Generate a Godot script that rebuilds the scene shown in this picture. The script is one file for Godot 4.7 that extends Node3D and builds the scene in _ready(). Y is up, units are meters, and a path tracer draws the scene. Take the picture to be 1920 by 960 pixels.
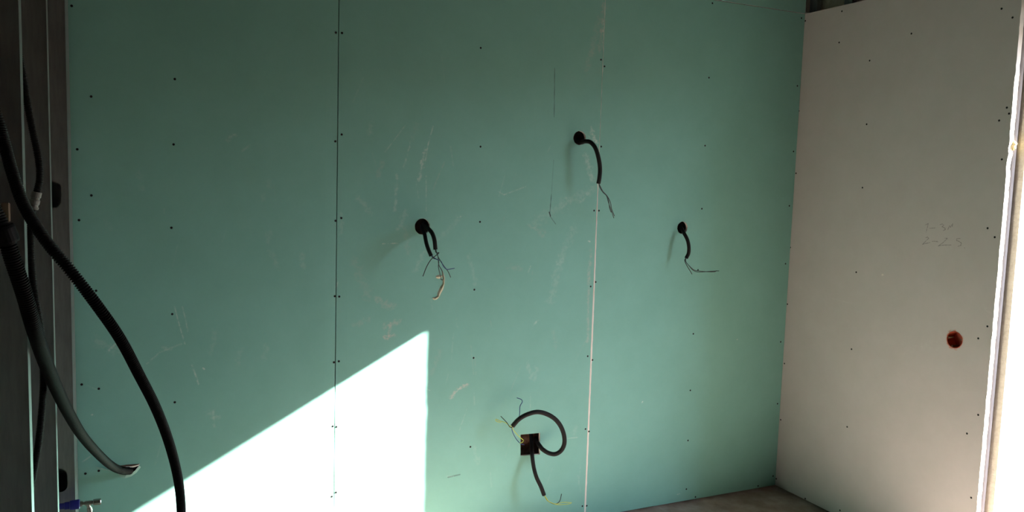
extends Node3D

# Room under construction: x runs along the green back wall (joint of the first two boards at 0),
# y up from the slab, z from the back wall towards the camera.

const XR := 2.392      # face of the right-hand lining
const XL := -0.923     # room side of the metal studs
const BOARD := 0.0125
const TOP := 2.4976    # length of a board
const CEIL := 2.86
const JAMB := 1.127    # where the right-hand lining is cut off at the door opening

const SCREWS_1 := [-0.914, 2.152, -0.86, 1.851, -0.591, 1.932, -0.597, 1.698, -0.906, 1.667, -0.011, 2.156, -0.009, 1.737, -0.865, 1.508, -0.905, 1.421, -0.607, 1.395, -0.856, 1.17, -0.607, 1.075, -0.005, 1.424, -0.005, 1.121, -0.907, 0.834, -0.853, 0.814, -0.601, 0.741, -0.901, 0.505, -0.858, 0.51, -0.006, 0.851, -0.008, 0.586, -0.009, 0.29]
const SCREWS_2 := [0.013, 2.157, 0.016, 1.765, 0.018, 1.435, 0.013, 1.119, 0.014, 0.854, 0.007, 0.582, 0.008, 0.305, 0.6, 2.156, 0.611, 1.744, 0.618, 1.423, 0.6, 1.129, 0.605, 0.828, 0.601, 0.429, 1.19, 2.16, 1.186, 1.478, 1.184, 1.126, 1.183, 0.797, 1.187, 0.447, 1.187, 0.07]
const SCREWS_3 := [1.21, 2.132, 1.21, 1.771, 1.212, 1.478, 1.21, 1.146, 1.21, 0.777, 1.207, 0.433, 1.211, 0.068, 1.799, 2.481, 1.802, 2.129, 1.8, 1.802, 1.801, 1.494, 1.797, 1.191, 1.789, 0.87, 1.789, 0.582, 1.791, 0.323, 1.797, 0.068, 1.857, 0.018, 2.369, 2.474, 2.37, 2.133, 2.372, 1.798, 2.367, 1.516, 2.366, 1.212, 2.367, 0.795, 2.372, 0.459, 2.373, 0.06, 2.272, 0.019]
const SCREWS_RIGHT := [0.004, 2.462, -0.001, 2.007, 0.007, 1.686, 0, 1.298, 0.005, 0.997, 0.011, 0.679, 0.01, 0.372, 0.005, 0.044, 0.216, 0.014, 0.239, 2.47, 0.641, 2.305, 0.235, 2.322, 0.425, 2.213, 0.434, 1.918, 0.436, 1.621, 1.048, 2.342, 1.096, 2.3, 1.105, 1.951, 1.116, 1.927, 1.078, 1.902, 1.103, 1.748, 1.069, 1.472, 1.102, 1.438, 0.435, 1.218, 0.44, 0.845, 0.447, 0.463, 1.104, 1.076, 1.07, 1.02, 1.098, 0.707, 1.057, 0.616, 1.099, 0.356, 0.44, 0.04]
const PENCIL := [[0.786, 1.467, 0.8, 1.474], [0.799, 1.473, 0.797, 1.459, 0.792, 1.436], [0.807, 1.454, 0.833, 1.457], [0.856, 1.473, 0.866, 1.476, 0.873, 1.472, 0.867, 1.464, 0.881, 1.459, 0.882, 1.453, 0.874, 1.449], [0.894, 1.454, 0.901, 1.471, 0.906, 1.465, 0.914, 1.48, 0.914, 1.468], [0.793, 1.412, 0.801, 1.415, 0.807, 1.41, 0.793, 1.396, 0.779, 1.381, 0.791, 1.386, 0.815, 1.392], [0.825, 1.398, 0.838, 1.4, 0.852, 1.399], [0.884, 1.416, 0.893, 1.417, 0.894, 1.415, 0.878, 1.398, 0.856, 1.381, 0.869, 1.385, 0.89, 1.388, 0.915, 1.39], [0.954, 1.421, 0.939, 1.419, 0.939, 1.411, 0.949, 1.409, 0.961, 1.402, 0.959, 1.393, 0.948, 1.388], [0.975, 1.383, 0.977, 1.383]]
const RIGHT_SMEARS := [[[0.3, 1.07, 0.431, 1.064], 0.006, 0.15], [[0.869, 0.968, 0.742, 0.895], 0.05, 0.10], [[0.627, 0.92, 0.922, 0.944], 0.04, 0.08], [[1.119, 1.126, 1.082, 1.153], 0.02, 0.15], [[-0.047, 1.755, 0.036, 1.672], 0.03, 0.06], [[0.954, 0.87, 1.008, 0.814], 0.05, 0.07]]
const SMEARS := 	[[[0.193, 1.704, 0.276, 1.815], 0.004, 0.22, 0],
	[[0.396, 1.82, 0.376, 1.744, 0.36, 1.645], 0.005, 0.35, 0],
	[[0.363, 1.722, 0.34, 1.6], 0.016, 0.45, 0],
	[[0.3, 1.752, 0.273, 1.642], 0.01, 0.28, 0],
	[[0.37, 1.612, 0.373, 1.468], 0.005, 0.25, 0],
	[[0.246, 1.609, 0.239, 1.467], 0.016, 0.25, 0],
	[[0.086, 1.514, 0.137, 1.459], 0.03, 0.14, 0],
	[[0.188, 1.331, 0.253, 1.333], 0.004, 0.40, 0],
	[[0.074, 1.261, 0.131, 1.117], 0.05, 0.10, 1],
	[[0.164, 1.101, 0.233, 1.069], 0.04, 0.22, 1],
	[[0.204, 0.988, 0.264, 1.007], 0.028, 0.30, 1],
	[[0.201, 0.943, 0.242, 0.95], 0.02, 0.60, 1],
	[[0.227, 1, 0.217, 0.938], 0.016, 0.35, 1],
	[[0.077, 1.003, 0.132, 1.018], 0.03, 0.12, 1],
	[[0.505, 0.663, 0.534, 0.692, 0.578, 0.712], 0.02, 0.50, 1],
	[[0.519, 0.669, 0.543, 0.698], 0.01, 0.50, 0],
	[[1.129, 1.731, 1.168, 1.624], 0.035, 0.28, 0],
	[[1.152, 1.852, 1.164, 1.824, 1.182, 1.794], 0.022, 0.50, 0],
	[[1.142, 1.813, 1.188, 1.787], 0.012, 0.30, 0],
	[[1.198, 1.588, 1.033, 1.512, 0.875, 1.415], 0.06, 0.10, 0],
	[[1.08, 1.391, 1.017, 1.246, 0.975, 1.064], 0.05, 0.12, 0],
	[[1.198, 2.405, 1.187, 2.282, 1.18, 2.199], 0.03, 0.22, 1],
	[[1.184, 2.352, 1.141, 2.195, 1.117, 2.111], 0.05, 0.12, 1],
	[[1.196, 2.33, 1.196, 2.212], 0.008, 0.30, 0],
	[[1.177, 1.293, 1.172, 1.169, 1.18, 0.868], 0.022, 0.24, 1],
	[[1.175, 1.587, 1.111, 1.513], 0.02, 0.20, 0],
	[[0.876, 1.403, 0.93, 1.367], 0.04, 0.12, 1],
	[[0.764, 1.226, 0.817, 1.213], 0.035, 0.12, 1],
	[[0.83, 1.579, 0.728, 1.542, 0.702, 1.553], 0.006, 0.25, 0],
	[[0.425, 1.346, 0.519, 1.436], 0.03, 0.08, 0],
	[[0.514, 1.441, 0.534, 1.448], 0.006, 0.50, 0],
	[[0.018, 1.454, 0.019, 1.369], 0.02, 0.12, 0],
	[[0.857, 1.201, 0.869, 1.224], 0.01, 0.30, 0],
	[[1.161, 1.337, 1.17, 1.335], 0.008, 0.60, 0],
	[[0.892, 0.958, 0.918, 0.981], 0.01, 0.30, 0],
	[[0.499, 0.304, 0.554, 0.309], 0.006, 0.22, 2],
	[[0.494, 0.309, 0.524, 0.305], 0.004, 0.20, 0],
	[[1.146, 0.411, 1.094, 0.412], 0.004, 0.30, 0],
	[[0.392, 0.706, 0.406, 0.7], 0.004, 0.30, 0],
	[[0.518, 1, 0.521, 1.004], 0.006, 0.40, 0],
	[[-0.599, 1.103, -0.583, 1.032, -0.564, 0.96], 0.004, 0.35, 0],
	[[-0.572, 1.101, -0.561, 1.051, -0.554, 1.006], 0.004, 0.30, 0],
	[[-0.54, 0.877, -0.529, 0.842, -0.518, 0.804], 0.006, 0.35, 0],
	[[-0.501, 0.864, -0.497, 0.86], 0.006, 0.60, 0],
	[[-0.817, 0.952, -0.798, 0.974], 0.007, 0.50, 0],
	[[-0.856, 0.987, -0.8, 0.955], 0.05, 0.14, 0],
	[[-0.414, 1.724, -0.39, 1.745], 0.02, 0.25, 0],
	[[-0.358, 1.687, -0.329, 1.708], 0.012, 0.18, 0],
	[[-0.695, 0.894, -0.65, 0.935, -0.577, 0.961], 0.006, 0.20, 0],
	[[-0.485, 0.687, -0.446, 0.662], 0.03, 0.15, 0],
	[[-0.466, 0.696, -0.462, 0.633], 0.01, 0.20, 0],
	[[-0.909, 0.55, -0.883, 0.568], 0.005, 0.30, 0],
	[[-0.641, 0.955, -0.613, 0.943], 0.02, 0.20, 0],
	[[-0.26, 1.307, -0.23, 1.245], 0.03, 0.10, 0],
	[[-0.138, 1.285, -0.128, 1.243], 0.03, 0.12, 0],
	[[-0.877, 0.72, -0.875, 0.72], 0.006, 0.70, 0],
	[[-0.862, 0.813, -0.887, 0.828], 0.004, 0.20, 0],
	[[-0.001, 1.154, 0.006, 1.176], 0.008, 0.30, 0],
	[[0.955, 2.102, 0.961, 1.889], 0.002, 0.28, 2],
	[[0.966, 1.701, 0.961, 1.547], 0.002, 0.10, 2],
	[[0.961, 1.547, 0.956, 1.463], 0.002, 0.35, 2],
	[[0.957, 1.451, 0.988, 1.415], 0.002, 0.25, 2],
	[[0.96, 1.451, 0.953, 1.468], 0.004, 0.60, 2],
	[[1.501, 0.545, 1.504, 0.55], 0.006, 0.60, 0],
	[[2.07, 0.824, 2.073, 0.826], 0.005, 0.50, 0],
	[[1.742, 0.048, 1.758, 0.049], 0.004, 0.50, 0],
	[[0.618, 0.753, 0.61, 0.838], 0.006, 0.10, 1],
	[[0.157, 1.645, 0.136, 1.71], 0.004, 0.07, 0],
	[[0.704, 1.536, 0.729, 1.625], 0.004, 0.14, 0],
	[[0.295, 1.293, 0.286, 1.392], 0.03, 0.09, 1],
	[[0.615, 0.618, 0.611, 0.669], 0.006, 0.13, 0],
	[[1.119, 0.785, 1.183, 0.898], 0.006, 0.07, 1],
	[[0.891, 0.721, 0.868, 0.783], 0.03, 0.13, 0],
	[[0.33, 1.219, 0.368, 1.298], 0.03, 0.14, 0],
	[[0.489, 1.66, 0.475, 1.738], 0.006, 0.13, 0],
	[[0.413, 0.769, 0.447, 0.864], 0.03, 0.09, 1],
	[[0.729, 1.426, 0.739, 1.486], 0.004, 0.07, 1],
	[[0.297, 0.301, 0.282, 0.406], 0.004, 0.06, 0],
	[[0.529, 0.963, 0.519, 0.995], 0.006, 0.08, 0],
	[[0.13, 1.774, 0.137, 1.814], 0.03, 0.13, 0],
	[[0.607, 0.755, 0.59, 0.889], 0.004, 0.12, 1],
	[[0.547, 0.51, 0.58, 0.603], 0.004, 0.14, 0],
	[[0.411, 1.048, 0.403, 1.093], 0.006, 0.08, 0],
	[[1.13, 0.429, 1.135, 0.465], 0.03, 0.08, 0],
	[[0.876, 1.156, 0.878, 1.206], 0.004, 0.09, 1],
	[[1.013, 0.854, 0.993, 0.93], 0.03, 0.08, 1],
	[[0.304, 0.435, 0.32, 0.47], 0.006, 0.16, 0],
	[[0.603, 1.151, 0.572, 1.272], 0.03, 0.11, 0],
	[[1.176, 0.139, 1.154, 0.228], 0.006, 0.09, 0],
	[[0.787, 0.663, 0.838, 0.777], 0.004, 0.13, 1],
	[[0.641, 0.352, 0.62, 0.426], 0.03, 0.09, 0],
	[[0.363, 0.531, 0.373, 0.635], 0.004, 0.16, 0],
	[[1.102, 1.767, 1.128, 1.823], 0.004, 0.13, 1],
	[[0.774, 1.61, 0.782, 1.636], 0.004, 0.08, 1],
	[[0.907, 0.709, 0.917, 0.76], 0.03, 0.11, 0],
	[[0.891, 0.567, 0.89, 0.642], 0.004, 0.16, 0],
	[[0.992, 0.209, 1.016, 0.28], 0.006, 0.06, 0],
	[[0.256, 1.394, 0.282, 1.461], 0.03, 0.16, 0],
	[[0.402, 1.559, 0.449, 1.673], 0.006, 0.15, 1],
	[[0.339, 1.521, 0.327, 1.588], 0.006, 0.10, 0],
	[[0.708, 0.23, 0.7, 0.311], 0.006, 0.08, 0],
	[[0.686, 0.965, 0.679, 0.992], 0.004, 0.11, 1],
	[[0.329, 0.351, 0.326, 0.384], 0.004, 0.14, 0],
	[[0.479, 0.723, 0.488, 0.766], 0.006, 0.10, 0],
	[[0.166, 1.611, 0.185, 1.658], 0.03, 0.13, 1],
	[[0.303, 1.755, 0.327, 1.836], 0.03, 0.07, 1],
	[[0.442, 2.003, 0.428, 2.1], 0.004, 0.07, 0],
	[[1.161, 0.182, 1.17, 0.302], 0.004, 0.12, 0],
	[[0.935, 1.736, 0.947, 1.762], 0.004, 0.14, 0],
	[[0.501, 0.829, 0.508, 0.942], 0.004, 0.11, 0],
	[[0.059, 1.894, 0.101, 1.995], 0.006, 0.09, 0],
	[[0.771, 0.358, 0.808, 0.47], 0.004, 0.10, 1],
	[[-0.671, 0.507, -0.65, 0.586], 0.004, 0.10, 0],
	[[-0.566, 0.404, -0.553, 0.424], 0.004, 0.06, 0],
	[[-0.264, 1.348, -0.259, 1.378], 0.03, 0.09, 0],
	[[-0.238, 1.502, -0.244, 1.573], 0.004, 0.06, 0],
	[[-0.38, 0.867, -0.364, 0.929], 0.03, 0.08, 0],
	[[-0.431, 1.342, -0.415, 1.395], 0.004, 0.08, 0],
	[[-0.809, 1.389, -0.818, 1.422], 0.03, 0.06, 0],
	[[-0.604, 1.253, -0.584, 1.346], 0.004, 0.08, 0],
	[[-0.279, 0.889, -0.269, 0.931], 0.03, 0.10, 0],
	[[-0.7, 1.532, -0.713, 1.587], 0.03, 0.07, 0],
	[[-0.283, 1.506, -0.261, 1.57], 0.03, 0.07, 0],
	[[-0.47, 0.926, -0.458, 1.003], 0.03, 0.09, 0],
	[[-0.565, 0.393, -0.55, 0.42], 0.03, 0.11, 0],
	[[-0.631, 1.447, -0.631, 1.467], 0.004, 0.08, 0]]

var M := {}
var taken := {}


func _ready() -> void:
	# ---------- camera ----------
	var cam := Camera3D.new()
	cam.name = "camera"
	cam.fov = 35.272
	cam.near = 0.02
	cam.far = 200.0
	cam.position = Vector3(-0.7353, 1.6102, 3.1929)
	cam.rotation = Vector3(-0.09509, -0.44192, 0.03081)
	add_child(cam)
	cam.current = true
	# ---------- sky, sun, exposure ----------
	var sun := DirectionalLight3D.new()
	sun.name = "sun"
	sun.light_color = Color(1.0, 0.98, 0.95)
	sun.light_energy = 5.0
	sun.light_angular_distance = 0.55
	sun.shadow_enabled = true
	sun.sky_mode = DirectionalLight3D.SKY_MODE_LIGHT_ONLY
	add_child(sun)
	sun.look_at_from_position(Vector3.ZERO, Vector3(-1, -0.557, -0.559), Vector3.UP)
	var sky_material := ProceduralSkyMaterial.new()
	sky_material.sky_top_color = Color(0.68, 0.76, 0.86)
	sky_material.sky_horizon_color = Color(0.9, 0.93, 0.95)
	sky_material.ground_bottom_color = Color(0.45, 0.44, 0.42)
	sky_material.ground_horizon_color = Color(0.75, 0.78, 0.8)
	sky_material.sky_energy_multiplier = 2.0
	var sky := Sky.new()
	sky.sky_material = sky_material
	var env := Environment.new()
	env.background_mode = Environment.BG_SKY
	env.sky = sky
	env.tonemap_mode = Environment.TONE_MAPPER_LINEAR
	env.tonemap_exposure = 6.0
	env.sdfgi_enabled = true
	env.ssao_enabled = true
	env.ssil_enabled = true
	var we := WorldEnvironment.new()
	we.name = "world_environment"
	we.environment = env
	add_child(we)
	# ---------- scene ----------
	materials()
	shell()
	wall_back()
	wall_right()
	wall_left()
	hanging_conduits()
	box_conduits()
	small_things()


# ================= materials =================

func mat(color: Color, rough := 0.9, metal := 0.0) -> StandardMaterial3D:
	var m := StandardMaterial3D.new()
	m.albedo_color = color
	m.roughness = rough
	m.metallic = metal
	return m


func noise_tex(freq: float, a: Color, b: Color, c: Color, seed_value: int, size := 512) -> NoiseTexture2D:
	var n := FastNoiseLite.new()
	n.seed = seed_value
	n.frequency = freq
	n.fractal_octaves = 5
	n.fractal_gain = 0.6
	var g := Gradient.new()
	g.set_color(0, a)
	g.set_color(1, c)
	g.add_point(0.5, b)
	var t := NoiseTexture2D.new()
	t.width = size
	t.height = size
	t.seamless = true
	t.noise = n
	t.color_ramp = g
	return t


func grainy(a: Color, b: Color, c: Color, freq: float, metres: float, rough: float, seed_value: int, bump := 0.0) -> StandardMaterial3D:
	var m := mat(Color.WHITE, rough)
	m.albedo_texture = noise_tex(freq, a, b, c, seed_value)
	m.uv1_triplanar = true
	m.uv1_world_triplanar = true
	m.uv1_scale = Vector3.ONE / metres
	if bump > 0.0:
		var nt := noise_tex(freq * 2.0, Color.BLACK, Color.GRAY, Color.WHITE, seed_value + 9)
		nt.as_normal_map = true
		nt.bump_strength = 6.0
		m.normal_enabled = true
		m.normal_scale = bump
		m.normal_texture = nt
	return m


func materials() -> void:
	M.gypsum = mat(Color(0.93, 0.91, 0.88), 0.95)
	M.green_back = mat(Color(0.6, 0.58, 0.52), 0.95)
	M.screw = mat(Color(0.05, 0.05, 0.05), 0.5, 0.6)
	M.black_pipe = mat(Color(0.035, 0.032, 0.032), 0.6)
	M.black_pipe.metallic_specular = 0.28
	M.conduit = mat(Color(0.075, 0.068, 0.068), 0.6)
	M.conduit.metallic_specular = 0.35
	M.wires = [mat(Color(0.1, 0.09, 0.09), 0.4), mat(Color(0.1, 0.2, 0.42), 0.4), mat(Color(0.72, 0.76, 0.3), 0.45), mat(Color(0.1, 0.2, 0.18), 0.4)]
	M.steel = grainy(Color(0.53, 0.54, 0.54), Color(0.57, 0.58, 0.58), Color(0.61, 0.62, 0.62), 0.02, 0.5, 0.42, 4)
	M.steel.metallic = 0.85
	M.steel.uv1_scale = Vector3(6, 0.8, 6)
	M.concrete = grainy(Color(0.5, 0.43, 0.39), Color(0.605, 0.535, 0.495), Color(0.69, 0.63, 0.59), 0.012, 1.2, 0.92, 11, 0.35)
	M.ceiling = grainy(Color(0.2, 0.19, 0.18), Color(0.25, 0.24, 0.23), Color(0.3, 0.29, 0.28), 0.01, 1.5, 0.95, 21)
	M.masonry = grainy(Color(0.36, 0.24, 0.19), Color(0.47, 0.34, 0.28), Color(0.56, 0.46, 0.4), 0.02, 0.5, 0.95, 31, 0.5)
	M.render = grainy(Color(0.74, 0.7, 0.62), Color(0.79, 0.76, 0.69), Color(0.84, 0.81, 0.75), 0.03, 0.4, 0.95, 41, 0.3)
	M.plain_wall = mat(Color(0.42, 0.4, 0.37), 0.95)
	M.soil = grainy(Color(0.26, 0.24, 0.2), Color(0.33, 0.3, 0.26), Color(0.4, 0.37, 0.32), 0.02, 3.0, 0.95, 51)
	M.bead = mat(Color(0.56, 0.52, 0.51), 0.8)
	M.orange = mat(Color(0.66, 0.27, 0.16), 0.6)
	M.blue = mat(Color(0.14, 0.15, 0.5), 0.4)
	M.chrome = mat(Color(0.72, 0.72, 0.7), 0.25, 1.0)
	M.cream = mat(Color(0.55, 0.48, 0.38), 0.7)
	M.foam = mat(Color(0.85, 0.76, 0.55), 0.9)
	M.grey_plastic = mat(Color(0.5, 0.5, 0.48), 0.5)
	M.drip = mat(Color(0.76, 0.75, 0.64), 0.9)
	M.paper = mat(Color(0.56, 0.71, 0.66), 0.9)
	M.green = mat(Color.WHITE, 0.8)
	M.green.albedo_texture = green_texture()
	M.grey = mat(Color.WHITE, 0.85)
	M.grey.albedo_texture = grey_texture()


func stroke(im: Image, pts: Array, mm: float, origin: Vector2, width: float, alpha: float, color: Color, grain: FastNoiseLite, thresh: float) -> void:
	# matter rubbed on the paper: broken up by a grain, densest along the stroke
	for k in range(0, maxi(pts.size() - 2, 1), 2):
		var a := Vector2(pts[k], pts[k + 1])
		var b := a if pts.size() < 4 else Vector2(pts[k + 2], pts[k + 3])
		var lo := a.min(b) - Vector2(width, width)
		var hi := a.max(b) + Vector2(width, width)
		for py in range(int((lo.y - origin.y) / mm), int((hi.y - origin.y) / mm) + 2):
			for px in range(int((lo.x - origin.x) / mm), int((hi.x - origin.x) / mm) + 2):
				var iy := im.get_height() - 1 - py
				if px < 0 or iy < 0 or px >= im.get_width() or iy >= im.get_height():
					continue
				var p := origin + Vector2(px + 0.5, py + 0.5) * mm
				var d := p.distance_to(Geometry2D.get_closest_point_to_segment(p, a, b)) / (width * 0.5 + mm * 0.5)
				if width > 0.007:
					d += grain.get_noise_2d(p.y * 700.0 + 400.0, p.x * 700.0) * 1.1 + 0.1
				if d > 1.0:
					continue
				d = maxf(d, 0.0)
				var g := clampf((grain.get_noise_2d(p.x * 1000.0, p.y * 1000.0) * 0.5 + 0.5 - thresh) * 3.0, 0.0, 1.0)
				var t := alpha * g * minf(1.0, (1.0 - d) * (1.3 if width > 0.007 else 2.0))
				im.set_pixel(px, iy, im.get_pixel(px, iy).lerp(color, t))


func paper_image(w: int, h: int, base: Color, spread: float, seed_value: int) -> Image:
	var n := FastNoiseLite.new()
	n.seed = seed_value
	n.frequency = 0.006
	n.fractal_octaves = 6
	n.fractal_gain = 0.7
	var im := n.get_image(w, h, false, false, false)
	im.convert(Image.FORMAT_L8)
	var src := im.get_data()
	var out := PackedByteArray()
	out.resize(w * h * 3)
	var lut_r := PackedByteArray()
	var lut_g := PackedByteArray()
	var lut_b := PackedByteArray()
	for i in 256:
		var k := 1.0 + (i / 255.0 - 0.5) * spread
		lut_r.append(clampi(int(base.r * k * 255.0), 0, 255))
		lut_g.append(clampi(int(base.g * (1.0 + (k - 1.0) * 0.8) * 255.0), 0, 255))
		lut_b.append(clampi(int(base.b * k * 255.0), 0, 255))
	for i in w * h:
		var v := src[i]
		out[i * 3] = lut_r[v]
		out[i * 3 + 1] = lut_g[v]
		out[i * 3 + 2] = lut_b[v]
	return Image.create_from_data(w, h, false, Image.FORMAT_RGB8, out)


func grain_noise(freq: float, seed_value: int) -> FastNoiseLite:
	var n := FastNoiseLite.new()
	n.seed = seed_value
	n.frequency = freq
	n.fractal_octaves = 4
	n.fractal_gain = 0.65
	return n


func green_texture() -> ImageTexture:
	# 1800 x 1450 pixels of 2 mm: x from -1.1, y from 0
	var im := paper_image(1800, 1450, Color(0.497, 0.71, 0.655), 0.07, 5)
	var g := grain_noise(0.045, 77)
	var tones := [Color(0.78, 0.83, 0.79), Color(0.76, 0.74, 0.7), Color(0.16, 0.2, 0.2)]
	for s in SMEARS:
		stroke(im, s[0], 0.002, Vector2(-1.1, 0), s[1], s[2] * 1.6, tones[s[3]], g, (0.3 if s[1] < 0.012 else 0.24) if s[3] < 2 else 0.0)
	return ImageTexture.create_from_image(im)


func grey_texture() -> ImageTexture:
	# 920 x 2000 pixels of 1.25 mm: z from 0, y from 0
	var im := paper_image(920, 2000, Color(0.785, 0.775, 0.758), 0.05, 15)
	var g := grain_noise(0.05, 78)
	for s in RIGHT_SMEARS:
		stroke(im, s[0], 0.00125, Vector2.ZERO, s[1], s[2], Color(0.9, 0.9, 0.88), g, 0.3)
	for p in PENCIL:
		stroke(im, p, 0.00125, Vector2.ZERO, 0.0026, 0.6, Color(0.45, 0.43, 0.43), grain_noise(0.12, 79), 0.22)
	# brick-coloured dust rubbed round the socket box
	var c := Vector2(0.967, 0.994)
	for k in 14:
		var a := k * TAU / 14.0 + 0.2
		var r := 0.037 + 0.004 * sin(k * 5.1)
		var e := a + 0.35
		stroke(im, [c.x + cos(a) * r, c.y + sin(a) * r, c.x + cos(e) * r, c.y + sin(e) * r], 0.00125, Vector2.ZERO, 0.009, 0.75, Color(0.78, 0.5, 0.4), g, 0.25)
	return ImageTexture.create_from_image(im)


# ================= helpers =================

func numbered(called: String) -> String:
	var n: int = taken.get(called, 0)
	taken[called] = n + 1
	return called if n == 0 else "%s_%03d" % [called, n]


func structure(called: String, label: String, category: String) -> Node3D:
	var o := Node3D.new()
	o.name = numbered(called)
	add_child(o)
	o.set_meta("kind", "structure")
	o.set_meta("label", label)
	o.set_meta("category", category)
	return o


func thing(called: String, label: String, category: String, at := Vector3.ZERO, group := "") -> Node3D:
	var o := Node3D.new()
	o.name = numbered(called)
	o.position = at
	add_child(o)
	o.set_meta("label", label)
	o.set_meta("category", category)
	if group:
		o.set_meta("group", group)
	return o


func part(called: String, mesh: Mesh, material: Material, parent: Node, at := Vector3.ZERO) -> MeshInstance3D:
	var o := MeshInstance3D.new()
	o.name = called
	o.mesh = mesh
	if material:
		o.material_override = material
	o.position = at
	parent.add_child(o, true)
	return o


func quad(st: SurfaceTool, a: Vector3, b: Vector3, c: Vector3, d: Vector3, ua := Vector2.ZERO, ub := Vector2.ZERO, uc := Vector2.ZERO, ud := Vector2.ZERO) -> void:
	# a b c d counter-clockwise seen from outside; Godot's front faces run clockwise
	var n := (b - a).cross(d - a)
	if n.length_squared() < 1e-16:
		n = (c - b).cross(a - c)
	n = n.normalized()
	for v in [[a, ua], [c, uc], [b, ub], [a, ua], [d, ud], [c, uc]]:
		st.set_normal(n)
		st.set_uv(v[1])
		st.add_vertex(v[0])


func box_into(st: SurfaceTool, lo: Vector3, hi: Vector3, bevel := 0.0) -> void:
	# a box whose faces are drawn in by a chamfer
	var b := bevel
	var c := (lo + hi) / 2.0
	var h := (hi - lo) / 2.0
	for axis in 3:
		for s in [-1.0, 1.0]:
			var n := Vector3.ZERO
			n[axis] = s
			var u := Vector3.ZERO
			u[(axis + 1) % 3] = 1.0
			var v := n.cross(u)
			var hu: float = h[(axis + 1) % 3] - b
			var hv: float = h[(axis + 2) % 3] - b
			var o: Vector3 = c + n * h[axis]
			quad(st, o - u * hu - v * hv, o + u * hu - v * hv, o + u * hu + v * hv, o - u * hu + v * hv)
	if b <= 0.0:
		return
	for axis in 3:
		var i := (axis + 1) % 3
		var j := (axis + 2) % 3
		for si in [-1.0, 1.0]:
			for sj in [-1.0, 1.0]:
				var p := Vector3.ZERO
				p[i] = si * h[i]
				p[j] = sj * (h[j] - b)
				var q := Vector3.ZERO
				q[i] = si * (h[i] - b)
				q[j] = sj * h[j]
				var e := Vector3.ZERO
				e[axis] = h[axis] - b
				if si * sj > 0.0:
					quad(st, c + p - e, c + q - e, c + q + e, c + p + e)
				else:
					quad(st, c + q - e, c + p - e, c + p + e, c + q + e)
	for sx in [-1.0, 1.0]:
		for sy in [-1.0, 1.0]:
			for sz in [-1.0, 1.0]:
				var s := Vector3(sx, sy, sz)
				var ps := []
				for axis in 3:
					var p: Vector3 = s * (h - Vector3(b, b, b))
					p[axis] = s[axis] * h[axis]
					ps.append(c + p)
				if sx * sy * sz < 0.0:
					quad(st, ps[0], ps[2], ps[1], ps[1])
				else:
					quad(st, ps[0], ps[1], ps[2], ps[2])


func begin() -> SurfaceTool:
	var st := SurfaceTool.new()
	st.begin(Mesh.PRIMITIVE_TRIANGLES)
	return st


func box_mesh(lo: Vector3, hi: Vector3, bevel := 0.0) -> ArrayMesh:
	var st := begin()
	box_into(st, lo, hi, bevel)
	return st.commit()


func smooth_mesh(rings: Array, sides: int, closed_start := true, closed_end := true) -> ArrayMesh:
	# rings of the same number of points, skinned with shared (smooth) normals
	var v := PackedVector3Array()
	var idx := PackedInt32Array()
	for r in rings:
		for p in r:
			v.append(p)
	var m := rings.size()
	for i in m - 1:
		for k in sides:
			var a := i * sides + k
			var b := i * sides + (k + 1) % sides
			idx.append_array([a, b, b + sides, a, b + sides, a + sides])
	for e in [[0, closed_start], [m - 1, closed_end]]:
		if e[1]:
			var c := Vector3.ZERO
			for p in rings[e[0]]:
				c += p
			var at := v.size()
			v.append(c / sides)
			for p in rings[e[0]]:
				v.append(p)
			for k in sides:
				var a: int = at + 1 + k
				var b: int = at + 1 + (k + 1) % sides
				idx.append_array([at, b, a] if e[0] == 0 else [at, a, b])
	var n := PackedVector3Array()
	n.resize(v.size())
	for i in range(0, idx.size(), 3):
		var c := (v[idx[i + 2]] - v[idx[i]]).cross(v[idx[i + 1]] - v[idx[i]])
		for j in 3:
			n[idx[i + j]] += c
	for i in n.size():
		n[i] = n[i].normalized()
	var arr := []
	arr.resize(Mesh.ARRAY_MAX)
	arr[Mesh.ARRAY_VERTEX] = v
	arr[Mesh.ARRAY_NORMAL] = n
	arr[Mesh.ARRAY_INDEX] = idx
	var mesh := ArrayMesh.new()
	mesh.add_surface_from_arrays(Mesh.PRIMITIVE_TRIANGLES, arr)
	return mesh


func curve_points(pts: Array, step: float) -> PackedVector3Array:
	var c := Curve3D.new()
	c.bake_interval = step * 0.5
	for i in pts.size():
		var p: Vector3 = pts[i]
		var a: Vector3 = pts[maxi(i - 1, 0)]
		var b: Vector3 = pts[mini(i + 1, pts.size() - 1)]
		var t := (b - a).normalized()
		var la := p.distance_to(a) / 3.0
		var lb := p.distance_to(b) / 3.0
		c.add_point(p, -t * la, t * lb)
	var out := PackedVector3Array()
	var n := maxi(int(c.get_baked_length() / step), 2)
	for i in n + 1:
		out.append(c.sample_baked(c.get_baked_length() * i / n, true))
	return out


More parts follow.
